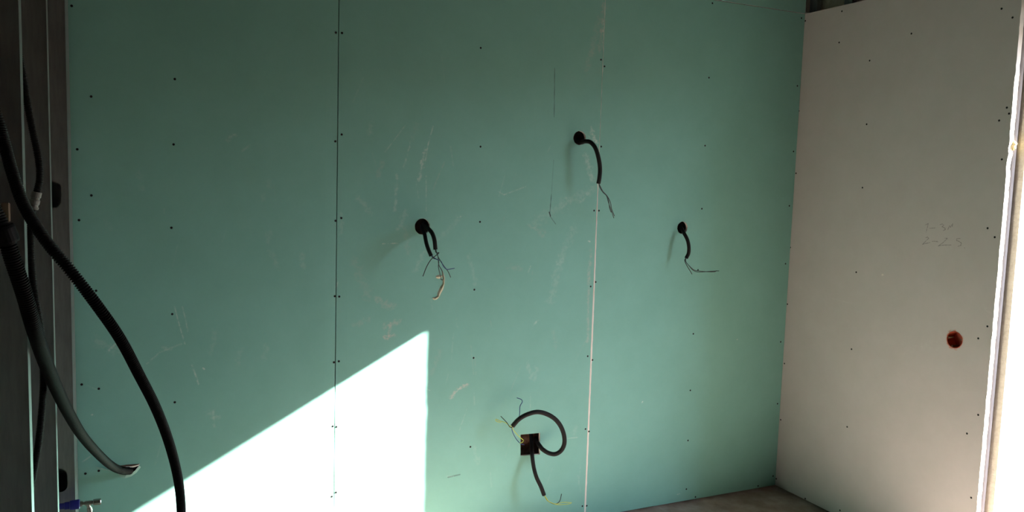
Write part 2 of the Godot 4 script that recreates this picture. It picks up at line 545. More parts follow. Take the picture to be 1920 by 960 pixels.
func sweep(pts: PackedVector3Array, radii: Callable, sides: int, open := false) -> ArrayMesh:
	var rings := []
	var side := Vector3.ZERO
	for i in pts.size():
		var t := (pts[mini(i + 1, pts.size() - 1)] - pts[maxi(i - 1, 0)]).normalized()
		if i == 0:
			side = t.cross(Vector3.UP if absf(t.y) < 0.9 else Vector3.RIGHT).normalized()
		else:
			side = (side - t * side.dot(t)).normalized()
		var up := t.cross(side)
		var r: float = radii.call(i)
		var ring := []
		for k in sides:
			var a := TAU * k / sides
			ring.append(pts[i] + (side * cos(a) + up * sin(a)) * r)
		rings.append(ring)
	if open:
		# a hollow end: the last rings turn inwards and run back up the bore
		var last: Vector3 = pts[pts.size() - 1]
		var t2 := (last - pts[pts.size() - 2]).normalized()
		var outer: Array = rings[rings.size() - 1]
		for step in [[0.78, 0.0], [0.76, -0.012]]:
			var ring2 := []
			for p in outer:
				ring2.append(last + (p - last) * step[0] + t2 * step[1])
			rings.append(ring2)
	return smooth_mesh(rings, sides)


func corrugated(pts: Array, r: float, pitch: float, depth: float, sides := 14, open := false, pulled := 0.0) -> ArrayMesh:
	# ribbed sleeve: four rings to each rib; `pulled` is the pitch to which the far end has been drawn out
	var c := curve_points(pts, pitch / 4.0)
	if pulled > 0.0:
		var fine := c
		c = PackedVector3Array()
		var at := 0.0
		while at < fine.size() - 1.0:
			c.append(fine[int(at)].lerp(fine[int(at) + 1], at - floorf(at)))
			at += lerpf(1.0, pulled / pitch, smoothstep(0.35, 0.75, at / fine.size()))
	var prof := [r, r, r - depth, r - depth]
	return sweep(c, func(i): return prof[i % 4], sides, open)


func round_wire(pts: Array, r: float) -> ArrayMesh:
	var c := curve_points(pts, 0.004)
	return sweep(c, func(_i): return r, 7)


func lathe(profile: Array, at: Vector3, axis: Vector3, sides := 24) -> ArrayMesh:
	# profile: [distance along the axis, radius]; corners doubled so that edges stay crisp
	var side := axis.cross(Vector3.UP if absf(axis.y) < 0.9 else Vector3.RIGHT).normalized()
	var up := axis.cross(side)
	var st := begin()
	for i in profile.size() - 1:
		var p: Array = profile[i]
		var q: Array = profile[i + 1]
		for k in sides:
			var a := TAU * k / sides
			var b := TAU * (k + 1) / sides
			var da := side * cos(a) + up * sin(a)
			var db := side * cos(b) + up * sin(b)
			quad(st, at + axis * p[0] + da * p[1], at + axis * p[0] + db * p[1], at + axis * q[0] + db * q[1], at + axis * q[0] + da * q[1])
	return st.commit()


func circle(c: Vector2, r: float, n := 28, wobble := 0.0) -> Dictionary:
	var pts := []
	for k in n:
		var a := TAU * k / n
		var rr := r * (1.0 + wobble * sin(a * 5.0 + c.x * 30.0) * cos(a * 3.0))
		pts.append(c + Vector2(cos(a), sin(a)) * rr)
	return {"c": c, "pts": pts}


func slot(c: Vector2, w: float, h: float) -> Dictionary:
	var pts := []
	var r := w * 0.42
	for q in [[1, -1, -PI / 2], [1, 1, 0.0], [-1, 1, PI / 2], [-1, -1, PI]]:
		for k in 7:
			var a: float = q[2] + PI / 2 * k / 6.0
			pts.append(c + Vector2(q[0] * (w / 2 - r), q[1] * (h / 2 - r)) + Vector2(cos(a), sin(a)) * r)
	return {"c": c, "pts": pts}


func cast(hole: Dictionary, a: float) -> Vector2:
	var c: Vector2 = hole.c
	var d := Vector2(cos(a), sin(a))
	var best := 0.0
	for k in hole.pts.size():
		var p: Vector2 = hole.pts[k]
		var q: Vector2 = hole.pts[(k + 1) % hole.pts.size()]
		var hit = Geometry2D.segment_intersects_segment(c, c + d * 2.0, p, q)
		if hit != null:
			best = maxf(best, c.distance_to(hit))
	return c + d * best


# A board with real openings: outline u0..u1 x v0..v1 in the plane of `frame` (x = along, y = up, z = out of the face).
# o.holes: openings; o.taper: pressed-in factory edges [at u0, at u1]; o.edge: a function of v that moves the sawn edge at u1; o.uv: [origin, size] of the texture
func plate(u0: float, u1: float, v0: float, v1: float, t: float, frame: Transform3D, o := {}) -> ArrayMesh:
	var face := begin()
	var rim := begin()
	var holes: Array = o.get("holes", [])
	var taper: Array = o.get("taper", [false, false])
	var us := [u0, u1]
	if taper[0]:
		us.append(u0 + 0.045)
	if taper[1]:
		us.append(u1 - 0.045)
	if o.has("edge"):
		us.append(u1 - 0.03)
	us.sort()
	var uvo: Array = o.get("uv", [Vector2.ZERO, Vector2.ONE])
	var place := func(p: Vector2, back: bool) -> Vector3:
		var q := p
		if o.has("edge") and p.x > u1 - 1e-4:
			q.x += o.edge.call(p.y)
		var z := 0.0
		if taper[0] and p.x < u0 + 1e-4 or taper[1] and p.x > u1 - 1e-4:
			z = -0.0014
		return frame * Vector3(q.x, q.y, -t if back else z)
	var uv := func(p: Vector2) -> Vector2:
		return Vector2((p.x - uvo[0].x) / uvo[1].x, 1.0 - (p.y - uvo[0].y) / uvo[1].y)
	var cell := func(a: Vector2, b: Vector2, c: Vector2, d: Vector2) -> void:
		quad(face, place.call(a, false), place.call(b, false), place.call(c, false), place.call(d, false), uv.call(a), uv.call(b), uv.call(c), uv.call(d))
		quad(face, place.call(b, true), place.call(a, true), place.call(d, true), place.call(c, true), uv.call(b), uv.call(a), uv.call(d), uv.call(c))
	var fill := func(ua: float, ub: float, va: float, vb: float) -> void:
		var cuts := [ua, ub]
		for u in us:
			if u > ua + 1e-5 and u < ub - 1e-5:
				cuts.append(u)
		cuts.sort()
		for i in cuts.size() - 1:
			var last: bool = o.has("edge") and cuts[i + 1] > u1 - 1e-4
			var n := maxi(1, int((vb - va) / 0.02)) if last else 1
			for k in n:
				var y0 := lerpf(va, vb, float(k) / n)
				var y1 := lerpf(va, vb, float(k + 1) / n)
				cell.call(Vector2(cuts[i], y0), Vector2(cuts[i + 1], y0), Vector2(cuts[i + 1], y1), Vector2(cuts[i], y1))
				if last:
					var e := Vector2(u1, y0)
					var f := Vector2(u1, y1)
					quad(rim, place.call(e, false), place.call(e, true), place.call(f, true), place.call(f, false))
	holes.sort_custom(func(a, b): return a.c.y < b.c.y)
	var at := v0
	for hole in holes:
		var lo: Vector2 = hole.pts[0]
		var hi: Vector2 = hole.pts[0]
		for p in hole.pts:
			lo = lo.min(p)
			hi = hi.max(p)
		var pad: float = minf(0.012, minf(lo.x - u0, u1 - hi.x) * 0.5)
		lo -= Vector2(pad, pad)
		hi += Vector2(pad, pad)
		fill.call(u0, u1, at, lo.y)
		fill.call(u0, lo.x, lo.y, hi.y)
		fill.call(hi.x, u1, lo.y, hi.y)
		at = hi.y
		var square := {"c": hole.c, "pts": [lo, Vector2(hi.x, lo.y), hi, Vector2(lo.x, hi.y)]}
		var angles := []
		for p in hole.pts + square.pts:
			angles.append((p - hole.c).angle())
		angles.sort()
		for k in angles.size():
			var a0: float = angles[k]
			var a1: float = angles[(k + 1) % angles.size()] + (TAU if k == angles.size() - 1 else 0.0)
			if a1 - a0 < 1e-5:
				continue
			var p0 := cast(hole, a0)
			var p1 := cast(hole, a1)
			cell.call(p0, cast(square, a0), cast(square, a1), p1)
			quad(rim, place.call(p0, false), place.call(p0, true), place.call(p1, true), place.call(p1, false))
	fill.call(u0, u1, at, v1)
	var c00 := Vector2(u0, v0)
	var c10 := Vector2(u1, v0)
	var c11 := Vector2(u1, v1)
	var c01 := Vector2(u0, v1)
	for e in [[c00, c10, rim], [c11, c01, rim], [c01, c00, face if taper[0] else rim]] + ([] if o.has("edge") else [[c10, c11, face if taper[1] else rim]]):
		quad(e[2], place.call(e[0], false), place.call(e[0], true), place.call(e[1], true), place.call(e[1], false))
	var mesh := face.commit()
	rim.commit(mesh)
	mesh.surface_set_material(0, o.get("face", M.green))
	mesh.surface_set_material(1, o.get("rim", M.gypsum))
	return mesh


func screw_mesh() -> ArrayMesh:
	# bugle-head screw, its cross recess a small pit
	return lathe([[-0.002, 0.0044], [0.0001, 0.0044], [0.0005, 0.004], [0.0006, 0.0022], [0.0001, 0.0008], [0.0001, 0.0]], Vector3.ZERO, Vector3(0, 0, 1), 12)


func add_screws(panel: Node3D, list: Array, frame: Transform3D, mesh: Mesh) -> void:
	for k in range(0, list.size(), 2):
		var s := part("screw", mesh, M.screw, panel)
		s.transform = frame * Transform3D(Basis(), Vector3(list[k], list[k + 1], 0))


# ================= the room =================

func shell() -> void:
	var ground := structure("ground", "bare earth outside the door opening", "ground")
	part("earth", box_mesh(Vector3(2.75, -0.5, -30), Vector3(60, -0.12, 30)), M.soil, ground)
	# unseen block added across the yard, its height set to cut off low sky
	var blocker := structure("sky_blocker", "unseen block added across the yard to cut off low sky", "blocker")
	part("wall", box_mesh(Vector3(10.6, -0.12, -14), Vector3(18, 2.65, 24)), M.masonry, blocker)
	var blocker_top := begin()
	for s in [-1.0, 1.0]:
		var e: float = 14.3 + 4.1 * s
		var q := [Vector3(e, 2.6, -14.3), Vector3(e, 2.6, 24.3), Vector3(14.3, 3.5, 24.3), Vector3(14.3, 3.5, -14.3)]
		quad(blocker_top, q[0], q[3], q[2], q[1])
	part("blocker_top", blocker_top.commit(), M.masonry, blocker)
	var floor_node := structure("floor", "dusty brown-grey concrete floor slab", "floor")
	part("slab", box_mesh(Vector3(-1.3, -0.3, -0.4), Vector3(2.76, 0, 5.4)), M.concrete, floor_node)
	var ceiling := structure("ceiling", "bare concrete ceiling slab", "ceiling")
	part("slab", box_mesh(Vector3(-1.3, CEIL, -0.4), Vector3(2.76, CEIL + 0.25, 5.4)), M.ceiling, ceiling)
	var rear := structure("wall_rear", "bare brown masonry wall opposite the green boards", "wall")
	part("masonry", box_mesh(Vector3(-1.3, 0, 5.1), Vector3(2.76, CEIL, 5.4)), M.masonry, rear)


func wall_back() -> void:
	var w := structure("wall_back", "back wall lined with green moisture-resistant plasterboard", "wall")
	part("masonry", box_mesh(Vector3(-1.3, 0, -0.36), Vector3(2.75, CEIL, -0.072)), M.masonry, w)
	var f := Transform3D.IDENTITY
	var uv := [Vector2(-1.1, 0), Vector2(3.6, 2.9)]
	var screw := screw_mesh()
	var rng := RandomNumberGenerator.new()
	rng.seed = 12
	# left board, slit where a pipe passes through
	var torn := []
	var tp := [-0.811, 0.518, -0.788, 0.521, -0.762, 0.521, -0.739, 0.52, -0.723, 0.519, -0.726, 0.507, -0.743, 0.488, -0.77, 0.48, -0.794, 0.489, -0.81, 0.503]
	var mid := Vector2.ZERO
	for k in range(0, tp.size(), 2):
		torn.append(Vector2(tp[k], tp[k + 1]))
		mid += torn[k / 2]
	mid /= torn.size()
	torn.reverse()
	var p1 := part("plasterboard_panel", plate(-1.0355, -0.0016, 0.008, TOP - 0.0015, BOARD, f, {"holes": [{"c": mid, "pts": torn}], "taper": [false, true], "uv": uv}), null, w)
	add_screws(p1, SCREWS_1, f, screw)
	# middle board, its right edge sawn a little out of true
	var sq := [Vector2(0.8458, 0.4573), Vector2(0.8493, 0.3571), Vector2(0.9491, 0.3526), Vector2(0.9452, 0.4546)]
	var jag := PackedFloat32Array()
	for k in 200:
		jag.append(rng.randf_range(-0.0009, 0.0009))
	var sawn := func(v: float) -> float: return -0.0006 - 0.0012 * smoothstep(2.0, 1.25, v) + jag[int(v * 60.0)] * 0.5
	var p2 := part("plasterboard_panel", plate(0.0016, 1.2, 0.008, TOP - 0.0015, BOARD, f, {"holes": [circle(Vector2(0.358, 1.402), 0.0335, 28, 0.02), circle(Vector2(1.0945, 1.804), 0.032, 28, 0.02), {"c": Vector2(0.8975, 0.405), "pts": sq}], "taper": [true, false], "edge": sawn, "uv": uv}), null, w)
	add_screws(p2, SCREWS_2, f, screw)
	var p3 := part("plasterboard_panel", plate(1.214, XR - 0.0005, 0.008, TOP - 0.0015, BOARD, f, {"holes": [circle(Vector2(1.689, 1.4), 0.0305, 28, 0.02)], "uv": uv}), null, w)
	add_screws(p3, SCREWS_3, f, screw)
	# its left edge is planed down to the bare plaster, more and more towards the floor
	var skin := begin()
	var core := begin()
	var steps := 130
	var uv2 := func(x: float, y: float) -> Vector2: return Vector2((x + 1.1) / 3.6, 1.0 - y / 2.9)
	var width := func(k: int) -> float:
		var y := lerpf(0.008, TOP - 0.0015, float(k) / steps)
		return 0.0006 + 0.0042 * smoothstep(1.7, 0.9, y) + 0.0018 * smoothstep(1.66, 1.6, y) + 0.0008 * sin(k * 1.9) * sin(k * 0.53) + 0.0012 * smoothstep(0.03, 0.0, absf(y - 2.12))
	for k in steps:
		var y0 := lerpf(0.008, TOP - 0.0015, float(k) / steps)
		var y1 := lerpf(0.008, TOP - 0.0015, float(k + 1) / steps)
		var w0: float = width.call(k)
		var w1: float = width.call(k + 1)
		var xa := 1.2006
		quad(core, Vector3(xa, y0, -w0 * 0.35), Vector3(xa + w0, y0, 0), Vector3(xa + w1, y1, 0), Vector3(xa, y1, -w1 * 0.35))
		quad(core, Vector3(xa, y0, -BOARD), Vector3(xa, y0, -w0 * 0.35), Vector3(xa, y1, -w1 * 0.35), Vector3(xa, y1, -BOARD))
		quad(skin, Vector3(xa + w0, y0, 0), Vector3(1.214, y0, 0), Vector3(1.214, y1, 0), Vector3(xa + w1, y1, 0), uv2.call(xa + w0, y0), uv2.call(1.214, y0), uv2.call(1.214, y1), uv2.call(xa + w1, y1))
	var planed := skin.commit()
	core.commit(planed)
	planed.surface_set_material(0, M.green)
	planed.surface_set_material(1, M.gypsum)
	part("planed_edge", planed, null, p3)
	# make-up strips above the full boards
	for s in [[-1.0355, 0.55], [0.552, 1.75], [1.752, 2.3915]]:
		part("plasterboard_panel", plate(s[0], s[1], TOP + 0.0015, CEIL - 0.004, BOARD, f, {"uv": uv}), null, w)
	# dried filler run below the left cable hole
	var runs := [[0.45, 1.214, 0.458, 1.184, 0.458, 1.159, 0.449, 1.139, 0.438, 1.118, 0.436, 1.105, 0.421, 1.096, 0.409, 1.099], [0.45, 1.191, 0.436, 1.189, 0.422, 1.189]]
	for r in runs:
		var st := begin()
		var n: int = r.size() / 2
		for k in n - 1:
			var a := Vector2(r[2 * k], r[2 * k + 1])
			var b := Vector2(r[2 * k + 2], r[2 * k + 3])
			var side := (b - a).normalized().orthogonal()
			var wa := (0.0062 + 0.0022 * sin(k * 2.3)) * sin(PI * (k + 0.35) / (n + 0.2)) + 0.0015
			var wb := (0.0062 + 0.0022 * sin((k + 1) * 2.3)) * sin(PI * (k + 1.35) / (n + 0.2)) + 0.0015
			var a0 := a - side * wa
			var a1 := a + side * wa
			var b0 := b - side * wb
			var b1 := b + side * wb
			var za := Vector3(a.x, a.y, 0.0045)
			var zb := Vector3(b.x, b.y, 0.0045)
			quad(st, Vector3(a0.x, a0.y, -0.0002), za, zb, Vector3(b0.x, b0.y, -0.0002))
			quad(st, za, Vector3(a1.x, a1.y, -0.0002), Vector3(b1.x, b1.y, -0.0002), zb)
		part("filler_run", st.commit(), M.drip, w)
	# paper torn outwards round the pipe
	var flaps := [[-0.791, 0.479, -0.791, 0.488, -0.773, 0.47, -0.77, 0.483, -0.752, 0.475, -0.75, 0.489, -0.734, 0.487, -0.736, 0.5, -0.719, 0.506, -0.725, 0.513], [-0.863, 0.518, -0.867, 0.527, -0.85, 0.514, -0.851, 0.523, -0.832, 0.508, -0.832, 0.514, -0.822, 0.503, -0.82, 0.509], [-0.773, 0.509, -0.769, 0.515, -0.757, 0.507, -0.751, 0.515, -0.741, 0.508, -0.735, 0.517, -0.726, 0.512, -0.723, 0.518]]
	for i in flaps.size():
		var fl: Array = flaps[i]
		var lip := begin()
		var n: int = fl.size() / 4
		for k in n - 1:
			var a := Vector2(fl[4 * k], fl[4 * k + 1])
			var b := Vector2(fl[4 * k + 4], fl[4 * k + 5])
			var ta := Vector2(fl[4 * k + 2], fl[4 * k + 3])
			var tb := Vector2(fl[4 * k + 6], fl[4 * k + 7])
			var ha := 0.007 * sin(PI * (k + 0.2) / n)
			var hb := 0.007 * sin(PI * (k + 1.2) / n)
			quad(lip, Vector3(a.x, a.y, 0.0002), Vector3(b.x, b.y, 0.0002), Vector3(tb.x, tb.y, hb), Vector3(ta.x, ta.y, ha))
			quad(lip, Vector3(b.x, b.y, -0.0008), Vector3(a.x, a.y, -0.0008), Vector3(ta.x, ta.y, ha), Vector3(tb.x, tb.y, hb))
		part("torn_paper", lip.commit(), M.gypsum if i == 2 else M.paper, w)


func wall_right() -> void:
	var w := structure("wall_right", "right wall lined with pale grey plasterboard beside the door opening", "wall")
	var f := Transform3D(Basis(Vector3(0, 0, 1), Vector3(0, 1, 0), Vector3(-1, 0, 0)), Vector3(XR, 0, 0))
	var rng := RandomNumberGenerator.new()
	rng.seed = 5
	var jag := PackedFloat32Array()
	for k in 200:
		jag.append(rng.randf_range(-0.0012, 0.0012))
	var sawn := func(v: float) -> float: return jag[int(v * 70.0)] * (1.0 + 1.6 * smoothstep(0.25, 0.0, absf(v - 1.75)))
	var c := Vector2(0.967, 0.994)
	var p := part("plasterboard_panel", plate(0.0005, JAMB, 0.008, TOP, BOARD, f, {"holes": [circle(c, 0.0355, 28, 0.02)], "edge": sawn, "face": M.grey, "uv": [Vector2.ZERO, Vector2(1.15, 2.5)]}), null, w)
	add_screws(p, SCREWS_RIGHT, f, screw_mesh())
	var f2 := Transform3D(f.basis, Vector3(XR + BOARD + 0.0003, 0, 0))
	part("inner_board", plate(0.0005, JAMB - 0.001, 0.008, TOP, BOARD, f2, {"holes": [circle(c, 0.037)], "edge": sawn, "face": M.green_back}), null, w)
	# a chip knocked out of the paper
	var chip := [0.585, 1.223]
	part("chip", lathe([[-0.001, 0.006], [0.0004, 0.0055], [0.0014, 0.003], [0.0016, 0.0]], Vector3(XR, chip[1], chip[0]), Vector3(-1, 0, 0), 7), M.gypsum, w)
	# furring profiles between lining and masonry; the last one shows its rounded edge at the opening
	var x0 := XR + 0.0256
	for z in [0.003, 0.226, 0.63]:
		var st := begin()
		box_into(st, Vector3(x0, 0.0, z), Vector3(x0 + 0.0012, CEIL - 0.001, z + 0.05))
		box_into(st, Vector3(x0, 0.0, z), Vector3(x0 + 0.027, CEIL - 0.001, z + 0.0012))
		box_into(st, Vector3(x0, 0.0, z + 0.0488), Vector3(x0 + 0.027, CEIL - 0.001, z + 0.05))
		part("furring_profile", st.commit(), M.steel, w)
	var rings := []
	for y in [0.0, 0.5, 1.0, 1.5, 2.0, 2.4, CEIL - 0.001]:
		var ring := []
		for k in 20:
			var a := TAU * k / 20.0
			ring.append(Vector3(x0 + 0.0175 + 0.0172 * cos(a), y, JAMB - 0.016 + 0.0165 * sin(a)))
		rings.append(ring)
	part("edge_profile", smooth_mesh(rings, 20), M.bead, w)
	# masonry with the door opening
	var xm := 2.456
	var st2 := begin()
	var outline := [Vector2(xm, -0.09), Vector2(2.75, -0.09), Vector2(2.75, 1.15), Vector2(2.4635, 1.15), Vector2(xm, 1.12)]
	for k in outline.size():
		var a: Vector2 = outline[k]
		var b: Vector2 = outline[(k + 1) % outline.size()]
		quad(st2, Vector3(b.x, 0, b.y), Vector3(a.x, 0, a.y), Vector3(a.x, CEIL, a.y), Vector3(b.x, CEIL, b.y))
	part("masonry_pier", st2.commit(), M.render, w)
	part("lintel", box_mesh(Vector3(xm, 2.27, 1.15), Vector3(2.75, CEIL, 1.97)), M.masonry, w)
	part("masonry_pier", box_mesh(Vector3(xm, 0, 1.97), Vector3(2.75, CEIL, 5.1)), M.render, w)
	# dab of mounting foam on the sawn edge
	var blob := []
	for i in 7:
		var y := 1.786 + 0.034 * i / 6.0
		var r := 0.010 * sin(PI * (i + 0.3) / 6.6)
		var ring := []
		for k in 9:
			var a := TAU * k / 9.0
			ring.append(Vector3(XR + 0.026 + r * cos(a) * 1.2 + 0.004 * sin(i * 2.0), y + 0.003 * sin(a * 2.0), JAMB + 0.002 + r * sin(a) * (1.1 + 0.2 * sin(i * 1.7))))
		blob.append(ring)
	part("foam_dab", smooth_mesh(blob, 9), M.foam, w)


func wall_left() -> void:
	var w := structure("wall_left", "open metal stud partition waiting for its boards", "wall")
	part("far_side_board", box_mesh(Vector3(-1.0365, 0.0, 0.0005), Vector3(-1.024, CEIL - 0.001, 5.1)), M.plain_wall, w)
	var t := 0.0012
	for y in [[0.0, 0.0012, 0.04], [CEIL - 0.0012, CEIL, CEIL - 0.04]]:
		var st := begin()
		box_into(st, Vector3(-1.0235, y[0], 0.001), Vector3(XL + 0.001, y[1], 5.1))
		part("track", st.commit(), M.steel, w)
	for z in [0.2, 0.85, 1.41, 2.0, 2.6, 3.2, 3.8, 4.4, 5.0]:
		var holes := []
		if z == 0.2:
			holes = [slot(Vector2(-0.969, 1.515), 0.05, 0.085), slot(Vector2(-0.969, 0.56), 0.05, 0.08)]
		var f := Transform3D(Basis(), Vector3(0, 0, z))
		var mesh := plate(-1.0225, XL, 0.0012, CEIL - 0.0012, t, f, {"holes": holes, "face": M.steel, "rim": M.steel})
		var st := begin()
		for x in [-1.0225, XL - t]:
			box_into(st, Vector3(x, 0.0012, z - 0.048), Vector3(x + t, CEIL - 0.0012, z - t))
		box_into(st, Vector3(XL - 0.009, 0.0012, z - 0.048), Vector3(XL - t, CEIL - 0.0012, z - 0.0468))
		box_into(st, Vector3(-1.0225 + t, 0.0012, z - 0.048), Vector3(-1.0135, CEIL - 0.0012, z - 0.0468))
		# rolled bead along the corner of the flange
		box_into(st, Vector3(XL - t, 0.0012, z - 0.004), Vector3(XL + 0.0008, CEIL - 0.0012, z + 0.0008))
		if z == 0.2:
			# second profile added as a closed box so the web holes look dark
			for x in [-1.0225, XL - t]:
				box_into(st, Vector3(x, 0.0012, 0.03), Vector3(x + t, CEIL - 0.0012, 0.149))
			box_into(st, Vector3(-1.0225 + t, 0.0012, 0.03), Vector3(XL - t, CEIL - 0.0012, 0.0312))
		st.commit(mesh)
		mesh.surface_set_material(2, M.steel)
		part("stud", mesh, null, w)


# ================= pipes and cables =================

func hanging_conduits() -> void:
	var a := thing("corrugated_pipe", "long black corrugated pipe curving down past the sunlit patch", "pipe")
	part("sleeve", corrugated([Vector3(-1.012, 1.8819, 1.42), Vector3(-0.9785, 1.7904, 1.5), Vector3(-0.959, 1.723, 1.5), Vector3(-0.9437, 1.6634, 1.5), Vector3(-0.9264, 1.5981, 1.53), Vector3(-0.9062, 1.5387, 1.56), Vector3(-0.8717, 1.4812, 1.6), Vector3(-0.8351, 1.4319, 1.62), Vector3(-0.7956, 1.3684, 1.61), Vector3(-0.7588, 1.2983, 1.58), Vector3(-0.7267, 1.2144, 1.53), Vector3(-0.7002, 1.1411, 1.48), Vector3(-0.6774, 1.0603, 1.42), Vector3(-0.6591, 0.9747, 1.36), Vector3(-0.6476, 0.8948, 1.31), Vector3(-0.6434, 0.8138, 1.28), Vector3(-0.6469, 0.6881, 1.24), Vector3(-0.6592, 0.5386, 1.2)], 0.0102, 0.0046, 0.0024, 16, true), M.black_pipe, a)
	var b := thing("corrugated_pipe", "thicker black corrugated pipe entering a torn slit in the green board", "pipe")
	part("sleeve", corrugated([Vector3(-1.0037, 1.5862, 1.5), Vector3(-0.9755, 1.5572, 1.51), Vector3(-0.958, 1.5264, 1.51), Vector3(-0.9436, 1.4885, 1.51), Vector3(-0.9314, 1.4346, 1.5), Vector3(-0.9183, 1.373, 1.48), Vector3(-0.9091, 1.3055, 1.44), Vector3(-0.9045, 1.225, 1.33), Vector3(-0.9014, 1.1255, 1.15), Vector3(-0.8936, 0.9903, 0.9), Vector3(-0.875, 0.8258, 0.6), Vector3(-0.8382, 0.6589, 0.3), Vector3(-0.8053, 0.5538, 0.11), Vector3(-0.7776, 0.514, 0.04), Vector3(-0.7534, 0.4952, -0.005), Vector3(-0.7301, 0.4833, -0.045)], 0.0142, 0.0048, 0.0022, 18, true, 0.0105), M.black_pipe, b)
	var cc := [Vector3(-0.9474, 1.499, 1.51), Vector3(-0.939, 1.469, 1.505)]
	var ax: Vector3 = (cc[1] - cc[0]).normalized()
	var l: float = cc[0].distance_to(cc[1])
	part("coupling", lathe([[0, 0.014], [0, 0.0195], [0.004, 0.021], [l - 0.004, 0.021], [l, 0.0195], [l, 0.014]], cc[0], ax, 24), M.black_pipe, b)
	var c := thing("corrugated_pipe", "thin dark corrugated pipe running inside the metal stud wall", "pipe")
	part("sleeve", corrugated([Vector3(-0.9606, 1.897, 1.1), Vector3(-0.9558, 1.8459, 1.1), Vector3(-0.9489, 1.7946, 1.1), Vector3(-0.9421, 1.737, 1.1), Vector3(-0.9332, 1.679, 1.1), Vector3(-0.9242, 1.6204, 1.1), Vector3(-0.923, 1.5788, 1.1), Vector3(-0.9312, 1.5392, 1.1), Vector3(-0.9392, 1.5009, 1.1), Vector3(-0.9434, 1.4529, 1.1), Vector3(-0.943, 1.3805, 1.1), Vector3(-0.9373, 1.3074, 1.1), Vector3(-0.9284, 1.2334, 1.1), Vector3(-0.925, 1.1464, 1.1), Vector3(-0.9275, 1.0778, 1.1), Vector3(-0.9383, 0.9719, 1.1), Vector3(-0.9506, 0.8974, 1.1), Vector3(-0.9616, 0.8353, 1.1), Vector3(-0.9718, 0.7602, 1.1)], 0.0077, 0.004, 0.0015, 12), M.black_pipe, c)
	var pc := [Vector3(-0.9289, 1.5488, 1.1), Vector3(-0.937, 1.5105, 1.1)]
	ax = (pc[1] - pc[0]).normalized()
	l = pc[0].distance_to(pc[1])
	part("coupling", lathe([[0, 0.008], [0, 0.0105], [l * 0.3, 0.0105], [l * 0.32, 0.0088], [l * 0.45, 0.0088], [l * 0.47, 0.0105], [l * 0.7, 0.0105], [l * 0.72, 0.0088], [l * 0.85, 0.0088], [l * 0.87, 0.0105], [l, 0.0105], [l, 0.008]], pc[0], ax, 18), M.grey_plastic, c)


func cable(called: String, label: String, group: String, sleeve: Array, r: float, wires: Array) -> void:
	var t := thing(called, label, "cable", Vector3.ZERO, group)
	part("sleeve", corrugated(sleeve, r, 0.0028, 0.0005, 14, true), M.conduit, t)
	var names := ["black wire", "blue wire", "yellow-green wire", "dark green wire"]
	for w in wires:
		var o := part("wire", round_wire(w[0], 0.0017 if w[1] != 2 else 0.0015), M.wires[w[1]], t)
		o.set_meta("label", names[w[1]])


